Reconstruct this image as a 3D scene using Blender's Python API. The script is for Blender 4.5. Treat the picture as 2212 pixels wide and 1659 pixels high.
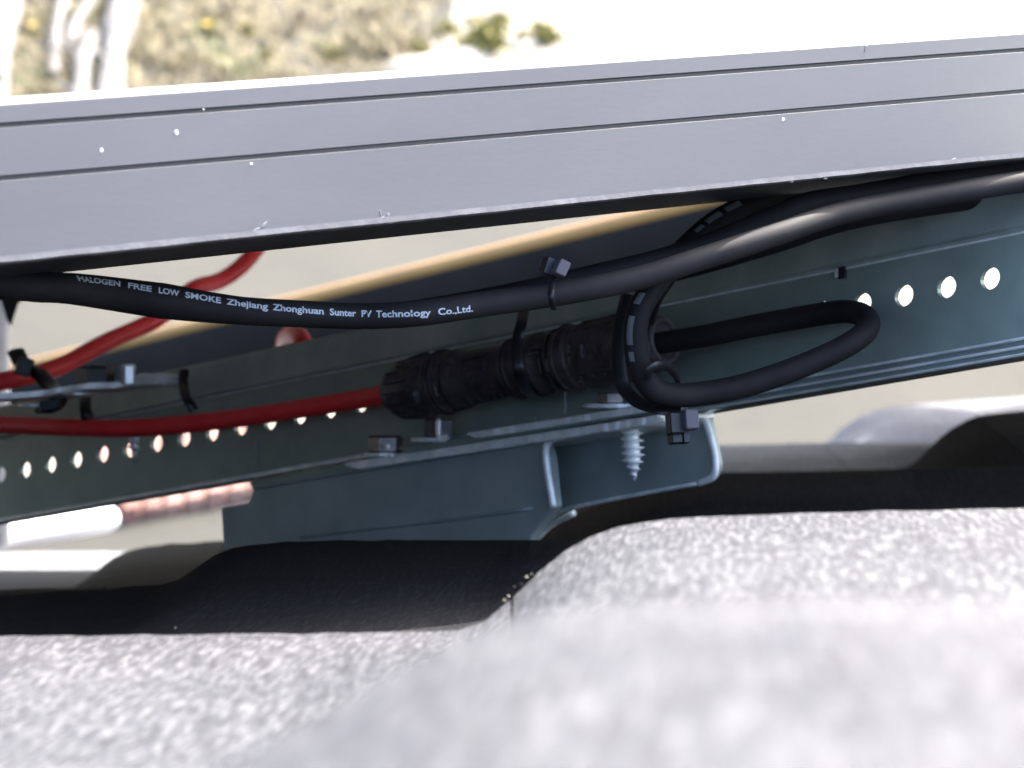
import bpy, math, random
from mathutils import Vector, Matrix, noise
from math import radians, sin, cos, pi, atan2, sqrt, asin

random.seed(7)
for o in list(bpy.data.objects):
    bpy.data.objects.remove(o)
sc = bpy.context.scene
C = sc.collection

# ------------------------------------------------------------------ camera, sky, sun, exposure
PITCH = radians(-25.0)          # the phone looks down the slope of the roof
T = 0.18                        # half width of the view per metre of distance
CAM = Vector((0.0, 0.0, 3.05))
RX = Matrix.Rotation(PITCH, 3, 'X')
def W(p):                       # roof-aligned frame (x right, y away down the slope, z off the roof) -> world
    return CAM + RX @ Vector(p)
def V3(p):                      # direction only
    return RX @ Vector(p)

cd = bpy.data.cameras.new('camera')
cam = bpy.data.objects.new('camera', cd)
C.objects.link(cam)
cam.location = CAM
cam.rotation_euler = (radians(90) + PITCH, 0, 0)
cd.sensor_width = 36.0
cd.lens = 18.0 / T
cd.clip_start = 0.01
cd.clip_end = 500.0
cd.dof.use_dof = True
cd.dof.focus_distance = 0.72
cd.dof.aperture_fstop = 29.0
sc.camera = cam

sun_dir = V3((0.50 * 0.86, 0.50 * 0.51, 0.866)).normalized()   # towards the sun
elev = asin(sun_dir.z)
azim = atan2(sun_dir.x, sun_dir.y)
world = bpy.data.worlds.new('World')
sc.world = world
world.use_nodes = True
wn = world.node_tree.nodes
sky = wn.new('ShaderNodeTexSky')
sky.sky_type = 'NISHITA'
sky.sun_disc = False
sky.air_density = 0.75
sky.dust_density = 4.0
sky.ozone_density = 0.3
sky.sun_elevation = elev
sky.sun_rotation = azim
wn['Background'].inputs['Strength'].default_value = 0.15
world.node_tree.links.new(sky.outputs[0], wn['Background'].inputs['Color'])
sl = bpy.data.lights.new('sun', 'SUN')
sl.energy = 2.2
sl.angle = radians(0.5)
sl.color = (1.0, 0.955, 0.89)
so = bpy.data.objects.new('sun', sl)
C.objects.link(so)
so.rotation_euler = sun_dir.to_track_quat('Z', 'Y').to_euler()
sc.view_settings.view_transform = 'Standard'
sc.view_settings.look = 'None'
sc.view_settings.gamma = 1.0
sc.view_settings.use_curve_mapping = False
sc.view_settings.exposure = 3.08

# ------------------------------------------------------------------ measuring helpers
def P(u, v, Z):                 # a point seen at (u,v) of a 2212x1659 view, Z metres away, in the roof-aligned frame
    return Vector(((u - 1106) / 1106 * T * Z, Z, -(v - 829.5) / 1106 * T * Z))
def G(u, v, h=0.0):             # where that line of sight meets the ground
    d = V3(P(u, v, 1.0))
    t = (h - CAM.z) / d.z
    return CAM + d * t

# ------------------------------------------------------------------ object helpers
def wloc(o):
    l = Vector((0, 0, 0))
    while o:
        l = l + o.location
        o = o.parent
    return l
def tag(o, label=None, cat=None, group=None, kind=None):
    if label: o['label'] = label
    if cat: o['category'] = cat
    if group: o['group'] = group
    if kind: o['kind'] = kind
    return o
def mk(name, verts, faces, mat, parent=None, smooth=False, anchor=None):
    """verts in world space"""
    me = bpy.data.meshes.new(name)
    if parent is not None:
        base = wloc(parent)
        loc = Vector((0, 0, 0))
    else:
        if anchor is not None:
            base = Vector(anchor)
        else:
            base = sum((Vector(v) for v in verts), Vector()) / len(verts)
            base.z = min(v[2] for v in verts)
        loc = base
    me.from_pydata([tuple(Vector(v) - base) for v in verts], [], faces)
    me.update()
    if mat: me.materials.append(mat)
    if smooth is True:
        me.polygons.foreach_set('use_smooth', [True] * len(me.polygons))
    o = bpy.data.objects.new(name, me)
    o.location = loc
    o.parent = parent
    C.objects.link(o)
    if smooth == 'auto':
        me.polygons.foreach_set('use_smooth', [True] * len(me.polygons))
        try:
            me.set_sharp_from_angle(angle=radians(38))
        except Exception:
            pass
    return o
def empty(name, loc, label, cat, group=None):
    o = bpy.data.objects.new(name, None)
    o.empty_display_size = 0.02
    o.location = loc
    C.objects.link(o)
    return tag(o, label, cat, group)
class MB:
    def __init__(s): s.v = []; s.f = []
    def add(s, v, f):
        n = len(s.v)
        s.v += [Vector(p) for p in v]
        s.f += [tuple(i + n for i in q) for q in f]
        return s
    def box(s, c, ax, ay, az):           # centre and half vectors (world)
        c, ax, ay, az = Vector(c), Vector(ax), Vector(ay), Vector(az)
        v = [c + ax * i + ay * j + az * k for i in (-1, 1) for j in (-1, 1) for k in (-1, 1)]
        return s.add(v, [(0, 1, 3, 2), (4, 6, 7, 5), (0, 4, 5, 1), (2, 3, 7, 6), (0, 2, 6, 4), (1, 5, 7, 3)])
    def cbox(s, c, ax, ay, az, b=0.2):   # box with chamfered long edges (along az)
        c, ax, ay, az = Vector(c), Vector(ax), Vector(ay), Vector(az)
        pr = [(-1, -1 + b), (-1 + b, -1), (1 - b, -1), (1, -1 + b), (1, 1 - b), (1 - b, 1), (-1 + b, 1), (-1, 1 - b)]
        rings = []
        for k, sh in ((-1, 1 - b), (-1 + b, 1), (1 - b, 1), (1, 1 - b)):
            rings.append([c + ax * x * sh + ay * y * sh + az * k for x, y in pr])
        return s.loft(rings)
    def loft(s, rings, closed=True, caps=True):
        n = len(rings[0]); v = [p for r in rings for p in r]; f = []
        for i in range(len(rings) - 1):
            for j in range(n if closed else n - 1):
                a = i * n + j; b = i * n + (j + 1) % n
                f.append((a, b, b + n, a + n))
        if caps and closed:
            f.append(tuple(reversed(range(n))))
            f.append(tuple(range((len(rings) - 1) * n, len(rings) * n)))
        return s.add(v, f)
    def ring(s, c, a, b, r, n, ph=0.0, lob=0, amp=0.0):
        out = []
        for i in range(n):
            t = 2 * pi * i / n + ph
            rr = r * (1 + (amp * (1 if cos(lob * t) > 0 else -1) if lob else 0))
            out.append(c + a * cos(t) * rr + b * sin(t) * rr)
        return out
    def lathe(s, c0, c1, prof, n=24, lob=0, amp=0.0, ph=0.0):   # prof: (t, r[, lobed])
        c0, c1 = Vector(c0), Vector(c1)
        ax = (c1 - c0).normalized()
        a = ax.cross(Vector((0, 0, 1)))
        if a.length < 0.1: a = ax.cross(Vector((1, 0, 0)))
        a.normalize(); b = ax.cross(a).normalized()
        rings = []
        for q in prof:
            t, r = q[0], q[1]
            l = lob if len(q) > 2 and q[2] else 0
            rings.append(s.ring(c0.lerp(c1, t), a, b, max(r, 1e-5), n, ph, l, amp))
        return s.loft(rings)
    def build(s, name, mat, parent=None, smooth=False, anchor=None):
        return mk(name, s.v, s.f, mat, parent, smooth, anchor)
def spline(pts, n=8):
    """Catmull-Rom through tuples"""
    p = [Vector(q) for q in pts]
    p = [p[0] * 2 - p[1]] + p + [p[-1] * 2 - p[-2]]
    out = []
    for i in range(1, len(p) - 2):
        for k in range(n):
            t = k / n
            a, b, c, d = p[i - 1], p[i], p[i + 1], p[i + 2]
            out.append(0.5 * ((2 * b) + (c - a) * t + (2 * a - 5 * b + 4 * c - d) * t * t + (3 * b - a - 3 * c + d) * t ** 3))
    out.append(p[-2])
    return out
def tube_mb(path, r, n=14, flat=1.0, closed=False, mb=None, cap=True, up=None):
    """path world points; flat<1 squashes the section along its second axis; r number or list"""
    mb = mb or MB()
    m = len(path)
    tans = []
    for i in range(m):
        if closed:
            t = path[(i + 1) % m] - path[(i - 1) % m]
        else:
            t = path[min(i + 1, m - 1)] - path[max(i - 1, 0)]
        tans.append(t.normalized())
    a = tans[0].cross(up if up is not None else Vector((0, 0, 1)))
    if a.length < 0.05: a = tans[0].cross(Vector((1, 0, 0)))
    a.normalize()
    rings = []
    for i in range(m):
        if up is not None:
            q = tans[i].cross(up)
            a = q.normalized() if q.length > 0.05 else a
        a = (a - tans[i] * a.dot(tans[i])).normalized()
        b = tans[i].cross(a).normalized()
        rr = r[i] if isinstance(r, (list, tuple)) else r
        rings.append([path[i] + a * cos(2 * pi * k / n) * rr + b * sin(2 * pi * k / n) * rr * flat for k in range(n)])
    if closed:
        rings.append(rings[0])
        mb.loft(rings, caps=False)
    else:
        mb.loft(rings, caps=cap)
    return mb
def cable(name, pts, r, mat, parent=None, n=8, seg=18, **kw):
    path = [W(p) for p in spline([P(*q) for q in pts], n)]
    return tube_mb(path, r, seg, **kw).build(name, mat, parent, True), path

# ------------------------------------------------------------------ materials
def mat(name, col, rough=0.6, metal=0.0, spec=0.5):
    m = bpy.data.materials.new(name)
    m.use_nodes = True
    b = m.node_tree.nodes['Principled BSDF']
    b.inputs['Base Color'].default_value = (*col, 1)
    b.inputs['Roughness'].default_value = rough
    b.inputs['Metallic'].default_value = metal
    b.inputs['Specular IOR Level'].default_value = spec
    return m
def nd(m, t, **kw):
    n = m.node_tree.nodes.new(t)
    for k, v in kw.items():
        if k in n.inputs: n.inputs[k].default_value = v
        else: setattr(n, k, v)
    return n
def lk(m, a, b): m.node_tree.links.new(a, b)
def coords(m, scale=(1, 1, 1), rot=(0, 0, 0), kind='Object'):
    tc = nd(m, 'ShaderNodeTexCoord'); mp = nd(m, 'ShaderNodeMapping')
    mp.inputs['Scale'].default_value = scale
    mp.inputs['Rotation'].default_value = rot
    lk(m, tc.outputs[kind], mp.inputs['Vector'])
    return mp.outputs['Vector']
def ramp(m, fac, stops):
    r = nd(m, 'ShaderNodeValToRGB')
    e = r.color_ramp.elements
    while len(e) < len(stops): e.new(0.5)
    for i, (p, c) in enumerate(stops):
        e[i].position = p; e[i].color = (*c, 1)
    lk(m, fac, r.inputs['Fac'])
    return r.outputs['Color']
def noisy(name, c1, c2, scale, rough=0.6, metal=0.0, bump=0.0, bscale=None, stretch=(1, 1, 1), rot=(0, 0, 0), lo=0.35, hi=0.65,
          spec=0.5, dist=0.001, detail=5.0, rr=0.0, rnd=0.0):
    m = mat(name, c1, rough, metal, spec)
    b = m.node_tree.nodes['Principled BSDF']
    vec = coords(m, stretch, rot)
    n = nd(m, 'ShaderNodeTexNoise', Scale=scale, Detail=detail, Roughness=0.6)
    lk(m, vec, n.inputs['Vector'])
    col = ramp(m, n.outputs['Fac'], [(lo, c1), (hi, c2)])
    if rnd:
        oi = nd(m, 'ShaderNodeObjectInfo'); hs = nd(m, 'ShaderNodeHueSaturation')
        mr = nd(m, 'ShaderNodeMapRange'); mr.inputs['To Min'].default_value = 1 - rnd; mr.inputs['To Max'].default_value = 1 + rnd
        lk(m, oi.outputs['Random'], mr.inputs['Value']); lk(m, mr.outputs[0], hs.inputs['Value']); lk(m, col, hs.inputs['Color'])
        col = hs.outputs[0]
    lk(m, col, b.inputs['Base Color'])
    if rr:
        mr = nd(m, 'ShaderNodeMapRange'); mr.inputs['To Min'].default_value = rough - rr; mr.inputs['To Max'].default_value = rough + rr
        lk(m, n.outputs['Fac'], mr.inputs['Value']); lk(m, mr.outputs[0], b.inputs['Roughness'])
    if bump:
        n2 = nd(m, 'ShaderNodeTexNoise', Scale=bscale or scale * 2, Detail=4.0)
        lk(m, vec, n2.inputs['Vector'])
        bp = nd(m, 'ShaderNodeBump', Strength=bump, Distance=dist)
        lk(m, n2.outputs['Fac'], bp.inputs['Height']); lk(m, bp.outputs['Normal'], b.inputs['Normal'])
    return m

M = {}
# concrete roof tile: dark grey body, pale abraded grains drawn out in the direction of the extruded streaks
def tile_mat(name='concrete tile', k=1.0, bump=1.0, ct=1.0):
    m = mat(name, (0.06, 0.06, 0.06), 0.85, 0, 0.10)
    b = m.node_tree.nodes['Principled BSDF']
    v1 = coords(m, (1.0, 1.0, 1.0), (0, 0, radians(5)))
    mp2 = nd(m, 'ShaderNodeMapping'); mp2.inputs['Scale'].default_value = (1.0, 0.016, 0.35)
    lk(m, v1, mp2.inputs['Vector']); v1 = mp2.outputs['Vector']
    v2 = coords(m, (1, 1, 1))
    n1 = nd(m, 'ShaderNodeTexNoise', Scale=950.0, Detail=3.0, Roughness=0.6)     # drawn-out grain
    lk(m, v1, n1.inputs['Vector'])
    n2 = nd(m, 'ShaderNodeTexNoise', Scale=16.0, Detail=7.0, Roughness=0.6)       # weathering patches
    lk(m, v2, n2.inputs['Vector'])
    n4 = nd(m, 'ShaderNodeTexNoise', Scale=1500.0, Detail=2.0)                    # sand
    lk(m, v2, n4.inputs['Vector'])
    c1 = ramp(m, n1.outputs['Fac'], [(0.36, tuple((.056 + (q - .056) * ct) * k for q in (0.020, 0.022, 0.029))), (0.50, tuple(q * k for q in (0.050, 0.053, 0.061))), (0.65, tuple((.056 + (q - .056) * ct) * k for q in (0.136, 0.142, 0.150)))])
    c2 = ramp(m, n2.outputs['Fac'], [(0.3, (0.78, 0.78, 0.80)), (0.7, (1.18, 1.17, 1.14))])
    mx = nd(m, 'ShaderNodeMix', data_type='RGBA', blend_type='MULTIPLY')
    mx.inputs[0].default_value = 1.0
    lk(m, c1, mx.inputs[6]); lk(m, c2, mx.inputs[7]); lk(m, mx.outputs[2], b.inputs['Base Color'])
    ad = nd(m, 'ShaderNodeMath', operation='MULTIPLY_ADD')
    lk(m, n4.outputs['Fac'], ad.inputs[0]); ad.inputs[1].default_value = 0.35; lk(m, n1.outputs['Fac'], ad.inputs[2])
    bp = nd(m, 'ShaderNodeBump', Strength=bump, Distance=0.0013)
    lk(m, ad.outputs[0], bp.inputs['Height']); lk(m, bp.outputs['Normal'], b.inputs['Normal'])
    return m
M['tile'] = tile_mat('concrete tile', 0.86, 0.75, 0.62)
M['tilenear'] = tile_mat('near concrete tile', 1.0, 0.5, 0.4)  # a little lighter than the main tile colour
M['tilesunlit'] = tile_mat('sunlit concrete tile', 2.3, 0.15, 0.25)  # same tile, sunlight on the far courses put into a paler colour
M['tileshaded'] = tile_mat('shaded concrete tile', 0.27, 0.2, 0.3)  # same tile, shade under the panel put into a darker colour
M['deck'] = mat('roof underlay', (0.04, 0.04, 0.045), 0.9)
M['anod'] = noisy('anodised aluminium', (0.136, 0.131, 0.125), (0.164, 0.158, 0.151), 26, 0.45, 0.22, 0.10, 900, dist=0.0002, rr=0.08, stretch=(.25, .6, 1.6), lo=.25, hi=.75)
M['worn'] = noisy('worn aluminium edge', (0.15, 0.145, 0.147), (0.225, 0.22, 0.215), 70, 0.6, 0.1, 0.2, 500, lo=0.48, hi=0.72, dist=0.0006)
M['lip'] = noisy('frame underside', (0.03, 0.032, 0.036), (0.055, 0.055, 0.06), 200, 0.5, 0.3)  # shade below the frame put into a near-black colour
M['glass'] = mat('panel glass', (0.012, 0.016, 0.03), 0.08)
M['back'] = mat('panel backsheet', (0.7, 0.7, 0.68), 0.6)
M['galv'] = noisy('galvanised steel', (0.225, 0.295, 0.255), (0.36, 0.44, 0.385), 38, 0.48, 0.5, 0.2, 420, lo=0.3, hi=0.72, detail=9, dist=0.0003, rr=0.08)
M['galvlip'] = noisy('galvanised lip', (0.31, 0.39, 0.345), (0.52, 0.60, 0.53), 45, 0.5, 0.45, 0.12, 500, lo=0.3, hi=0.7, dist=0.0003, rr=0.08, stretch=(1, 1, .3))  # lighter colour stands for light on the leaning lip
M['galvhook'] = noisy('galvanised hook steel', (0.28, 0.35, 0.34), (0.42, 0.485, 0.465), 45, 0.5, 0.45, 0.18, 400, lo=0.3, hi=0.7, dist=0.0003, rr=0.08)
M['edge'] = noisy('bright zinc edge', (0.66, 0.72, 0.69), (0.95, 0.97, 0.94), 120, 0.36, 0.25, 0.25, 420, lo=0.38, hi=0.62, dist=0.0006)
M['stripe'] = noisy('smooth zinc lip', (0.50, 0.56, 0.54), (0.62, 0.68, 0.65), 25, 0.25, 0.7)
M['zinc'] = noisy('bright zinc screw', (0.85, 0.9, 0.86), (0.97, 0.98, 0.94), 200, 0.2, 0.35)
M['nut'] = noisy('weathered steel nut', (0.16, 0.15, 0.14), (0.34, 0.31, 0.28), 160, 0.4, 0.7, 0.2, 300, dist=0.0003)
M['black'] = noisy('black cable jacket', (0.012, 0.012, 0.013), (0.028, 0.026, 0.026), 45, 0.66, 0, 0.12, 900, spec=0.17, dist=0.0002, rr=0.08, lo=.35, hi=.75, detail=8)
M['red'] = noisy('red cable jacket', (0.97, 0.035, 0.038), (1.0, 0.058, 0.06), 150, 0.45, 0, 0.08, 700, dist=0.0002, rr=0.05)
M['conn'] = noisy('black connector plastic', (0.034, 0.027, 0.028), (0.080, 0.066, 0.066), 220, 0.45, 0, 0.7, 600, dist=0.0004, rr=0.1)
M['connlight'] = noisy('pale connector edge', (0.07, 0.06, 0.06), (0.12, 0.10, 0.10), 350, 0.5)  # lighter than the connector body
M['tie'] = mat('black nylon tie', (0.012, 0.013, 0.015), 0.35)
M['print'] = mat('white cable print', (0.50, 0.56, 0.62), 0.6)
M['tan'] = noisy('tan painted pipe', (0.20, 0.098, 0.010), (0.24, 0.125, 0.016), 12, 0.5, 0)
M['beamshade'] = noisy('shaded beam steel', (0.006, 0.006, 0.006), (0.010, 0.010, 0.009), 10, 0.9, spec=0.1)  # near-black colour stands for the shade below the golden bar
M['pvc'] = mat('white plastic', (0.78, 0.80, 0.82), 0.5)
M['soil'] = noisy('pale bare ground', (0.022, 0.0215, 0.016), (0.031, 0.0295, 0.022), 2.2, 0.95, 0, 0.3, 30, dist=0.01)
M['slab'] = noisy('sunlit concrete', (0.105, 0.096, 0.075), (0.165, 0.154, 0.124), 3.0, 0.9, 0, 0.2, 40, lo=0.3, hi=0.6, dist=0.004)
M['rock'] = noisy('white limestone', (0.20, 0.188, 0.155), (0.30, 0.285, 0.24), 9, 0.9, 0, 0.5, 25, dist=0.01)
M['light_patch'] = noisy('pink light patch', (0.13, 0.06, 0.045), (0.24, 0.14, 0.11), 8, 0.9, 0, 0.2, 30, rnd=0.3, dist=0.003)  # colour of the added light patches
M['straw'] = noisy('dry grass', (0.085, 0.070, 0.034), (0.27, 0.225, 0.13), 14, 0.8, lo=0.3, hi=0.7)
M['greenb'] = noisy('green grass', (0.09, 0.11, 0.045), (0.17, 0.17, 0.07), 10, 0.8)
M['leaf'] = noisy('yellow green leaf', (0.11, 0.105, 0.022), (0.22, 0.19, 0.035), 40, 0.7)
M['flower'] = mat('yellow flower', (0.50, 0.37, 0.02), 0.7)
M['bleach'] = noisy('bleached wood', (0.075, 0.072, 0.058), (0.145, 0.135, 0.13), 9, 0.85, 0, 0.4, 30, dist=0.006)

# ------------------------------------------------------------------ setting: ground
def sheet(name, pts, m, dz, label=None, cat=None, kind='structure'):
    v = [Vector((p.x, p.y, dz)) for p in pts]
    o = mk(name, v, [tuple(range(len(v)))], m)
    o['kind'] = kind
    if label: o['label'] = label
    return o
ground = mk('ground', [(-150, -100, 0), (150, -100, 0), (150, 300, 0), (-150, 300, 0)], [(0, 1, 2, 3)], M['soil'], anchor=(0, 0, 0))
tag(ground, kind='structure')
cedge = [G(975, -140), G(978, 30), G(940, 90), G(890, 150), G(880, 300), G(1000, 318), G(4200, 170), G(4200, -300), G(1050, -300)]
slab = sheet('concrete_yard', cedge, M['slab'], 0.004)
tag(slab, 'white sunlit concrete yard beyond the panel, at the upper right')
strip_pts = [G(-500, 1062), G(2700, 470), G(2700, 545), G(-500, 1145)]  # added pale strip that makes the rail holes look bright
tag(sheet('bright_strip', strip_pts, M['slab'], 0.004), 'pale concrete strip on the ground, added to whiten the holes of the rail')

# grass and weeds on the far ground
grng = random.Random(3)
def blade(mb, base, h, w, lean, az):
    d = Vector((cos(az), sin(az), 0)); s = Vector((-sin(az), cos(az), 0)) * w / 2
    m1 = base + d * lean * 0.4 + Vector((0, 0, h * 0.6)); t = base + d * lean + Vector((0, 0, h))
    mb.add([base - s, base + s, m1 + s * 0.8, m1 - s * 0.8, t], [(0, 1, 2, 3), (3, 2, 4)])
def in_concrete(p):
    # screen-free test: the yard's near-left edge runs along these ground points
    a = G(975, -140); b = G(880, 300)
    return (b.x - a.x) * (p.y - a.y) - (b.y - a.y) * (p.x - a.x) > 0
dry, grn = MB(), MB()
g0, g1 = G(-500, -150), G(1200, 330)
cx, cy = (g0.x + g1.x) / 2, (g0.y + g1.y) / 2
patches = [(grng.uniform(-2.6, 1.4), grng.uniform(8.0, 10.8), grng.uniform(0.03, 0.12)) for _ in range(330)]
for (px, py, pr) in patches:
    if in_concrete(Vector((px, py, 0))): continue
    tgt = grn if grng.random() < 0.22 else dry
    for k in range(55):
        a = grng.uniform(0, 2 * pi); r = pr * sqrt(grng.random()) * 1.6
        blade(tgt, Vector((px + r * cos(a), py + r * sin(a), 0)), grng.uniform(0.01, 0.085), grng.uniform(0.004, 0.012),
              grng.uniform(0.02, 0.11), grng.uniform(0, 2 * pi))
for k in range(11000):
    p = Vector((grng.uniform(-2.7, 1.4), grng.uniform(7.9, 11.0), 0))
    if in_concrete(p): continue
    blade(dry, p, grng.uniform(0.005, 0.05), grng.uniform(0.005, 0.016), grng.uniform(0.03, 0.12), grng.uniform(0, 2 * pi))
tag(dry.build('dry_grass', M['straw'], anchor=(0, 9, 0)), 'dry straw-coloured grass on the ground beyond the panel', 'grass', kind='stuff')
tag(grn.build('green_grass', M['greenb'], anchor=(0, 9, 0)), 'dull green tufts growing among the dry grass', 'grass', kind='stuff')

def weed(u, v, size, label, flower=True, rng=random.Random(5)):
    b = G(u, v)
    root = empty('weed', b, label, 'weed', 'small weeds in the dry grass')
    lm = MB()
    for k in range(int(150 + size * 500)):
        a = rng.uniform(0, 2 * pi); el = rng.uniform(0.1, 1.3); r = size * rng.uniform(0.25, 1.0)
        c = b + Vector((cos(a) * cos(el) * r, sin(a) * cos(el) * r, sin(el) * r))
        d1 = Vector((rng.uniform(-1, 1), rng.uniform(-1, 1), rng.uniform(-.5, 1))).normalized() * size * 0.20
        d2 = d1.cross(Vector((rng.uniform(-1, 1), rng.uniform(-1, 1), rng.uniform(-1, 1)))).normalized() * size * 0.10
        lm.add([c - d1, c + d2, c + d1, c - d2], [(0, 1, 2, 3)])
    lm.build('foliage', M['leaf'], root)
    st = MB(); tube_mb([b, b + Vector((0, 0, size * 0.5)), b + Vector((0.004, 0, size * 0.9))], 0.004, 6, mb=st)
    st.build('stem', M['greenb'], root)
    if flower:
        fm = MB(); c = b + Vector((0, -size * 0.4, size * 0.95))
        for k in range(9):
            a = 2 * pi * k / 9; d = Vector((cos(a), sin(a) * 0.8, 0.35)) * size * 0.42; s = Vector((-sin(a), cos(a), 0)) * size * 0.15
            fm.add([c, c + d * 0.6 + s, c + d, c + d * 0.6 - s], [(0, 1, 2, 3)])
        fm.build('flower', M['flower'], root)
for (u, v, s, lab, fl) in [
    (345, 42, .045, 'small yellow green weed just right of the widest pale branch', False),
    (450, 78, .050, 'yellow flowered weed in the middle of the left half of the dry grass', True),
    (537, 75, .048, 'yellow green weed with a reddish tip to the right of the flowered one', False),
    (430, 2, .045, 'orange yellow flower head at the very top edge of the grass', True),
    (575, 135, .050, 'low green weed close above the panel frame in the middle of the grass', False),
    (75, 78, .045, 'yellow flowered weed between the pale branches at the far left', True),
    (142, 38, .045, 'pale yellow weed above the short pale branch at the left', True),
    (210, 98, .052, 'pale green weed lying against the widest pale branch', False),
    (1055, 100, .125, 'round yellow green bush on the edge of the white concrete', False),
    (1175, 90, .075, 'smaller olive bush right of the round yellow green one', False),
    (960, 72, .055, 'pale yellow green weed where the grass meets the concrete', False),
    (900, 118, .055, 'olive weed at the right end of the dry grass', False),
    (720, 128, .05, 'olive weed half hidden by the frame in the right half of the grass', False)]:
    weed(u, v, s, lab, fl)

def branch(pts, r, label, twigs=True, rng=random.Random(9)):
    path = [G(u, v) + Vector((0, 0, h)) for (u, v, h) in pts]
    path = spline(path, 5)
    rad = [r * (0.75 + 0.45 * noise.noise(Vector((i * 0.35, r * 90, 0)))) + r * 0.2 for i in range(len(path))]
    root = empty('fallen_branch', path[0], label, 'branch', 'bleached branches lying in the grass')
    tube_mb(path, rad, 12).build('wood', M['bleach'], root, True)
    if twigs:
        for k in range(3):
            p = path[rng.randrange(2, len(path) - 2)]
            q = p + Vector((rng.uniform(-.18, .18), rng.uniform(-.15, .25), rng.uniform(.02, .06)))
            tube_mb([p, p.lerp(q, .5) + Vector((.01, 0, .01)), q], [r * .3, r * .22, r * .1], 7).build('twig', M['bleach'], root, True)
branch([(235, 320, .05), (243, 200, .05), (252, 130, .055), (268, 60, .06), (285, -40, .06), (300, -160, .05)], .052,
       'widest bleached branch lying in the grass, right of the other pale ones')
branch([(150, 130, .03), (165, 85, .05), (195, 35, .05), (222, -20, .05), (240, -90, .04)], .024, 'thin bleached branch slanting up to the right beside the widest one')
branch([(118, 190, .03), (122, 120, .05), (128, 70, .05), (140, 30, .04)], .022, 'short upright bleached branch second from the left')
branch([(175, 330, .04), (180, 190, .05), (192, 140, .05), (205, 105, .04)], .034, 'stubby bleached branch low beside the widest one, touching the frame line')
branch([(-5, 300, .04), (8, 150, .05), (30, 60, .06), (44, -40, .05), (50, -140, .05)], .030, 'bleached branch cut by the left border of the picture, the slimmer one')
branch([(-35, 300, .04), (-20, 150, .05), (2, 40, .06), (20, -60, .05)], .048, 'bleached branch in the top left corner of the picture')

def rock(u, v, s, label, rng=random.Random(11)):
    b = G(u, v)
    mb = MB(); n = 10; rings = []
    for i in range(7):
        el = -0.3 + (pi / 2 + 0.3) * i / 6
        ring = []
        for k in range(n):
            a = 2 * pi * k / n
            r = s * (1 + 0.35 * noise.noise(Vector((cos(a) * 1.4 + u, sin(a) * 1.4, el))))
            ring.append(b + Vector((cos(a) * cos(el) * r * 1.2, sin(a) * cos(el) * r, sin(el) * r * 0.35)))
        rings.append(ring)
    mb.loft(rings)
    tag(mb.build('rock', M['rock'], smooth='auto', anchor=b), label, 'rock', 'white rocks at the edge of the yard')
rock(905, 150, .10, 'white rock at the corner between grass, concrete and panel frame')
rock(985, 125, .085, 'white rock left of the round yellow green bush')
rock(1110, 95, .08, 'pale rock between the round bush and the smaller olive bush')
rock(1290, 95, .06, 'small greyish rock alone on the white concrete')

# added pink blocks standing for light patches in the rail's holes and below it
bb = empty('light_patches', G(380, 1030), 'added rows of pink blocks on the ground for the light patches through and under the rail', 'light patches')
bme = None
for row, (ya, yb) in enumerate([(905, 820), (975, 890), (1022, 962), (1062, 1008), (1084, 1052)]):
    for k in range(8):
        u0 = 195 + k * 46 + row * 17
        u1 = u0 + 38
        q = [G(u0, ya - 0.19 * (u0 - 200) + 62), G(u1, ya - 0.19 * (u1 - 200) + 62), G(u1 + 8, yb - 0.19 * (u1 - 200) + 66), G(u0 + 8, yb - 0.19 * (u0 - 200) + 66)]
        c = sum(q, Vector()) / 4
        mb = MB()
        h = random.uniform(.03, .045)
        lo = [c + (p - c) * .97 + Vector((0, 0, 0)) for p in q]; hi = [Vector((p.x, p.y, h - .008)) for p in lo]
        tp = [Vector((c.x + (p.x - c.x) * .85, c.y + (p.y - c.y) * .9, h)) for p in lo]
        mb.loft([lo, hi, tp]); mb.build('light_patch', M['light_patch'], bb)

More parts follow.
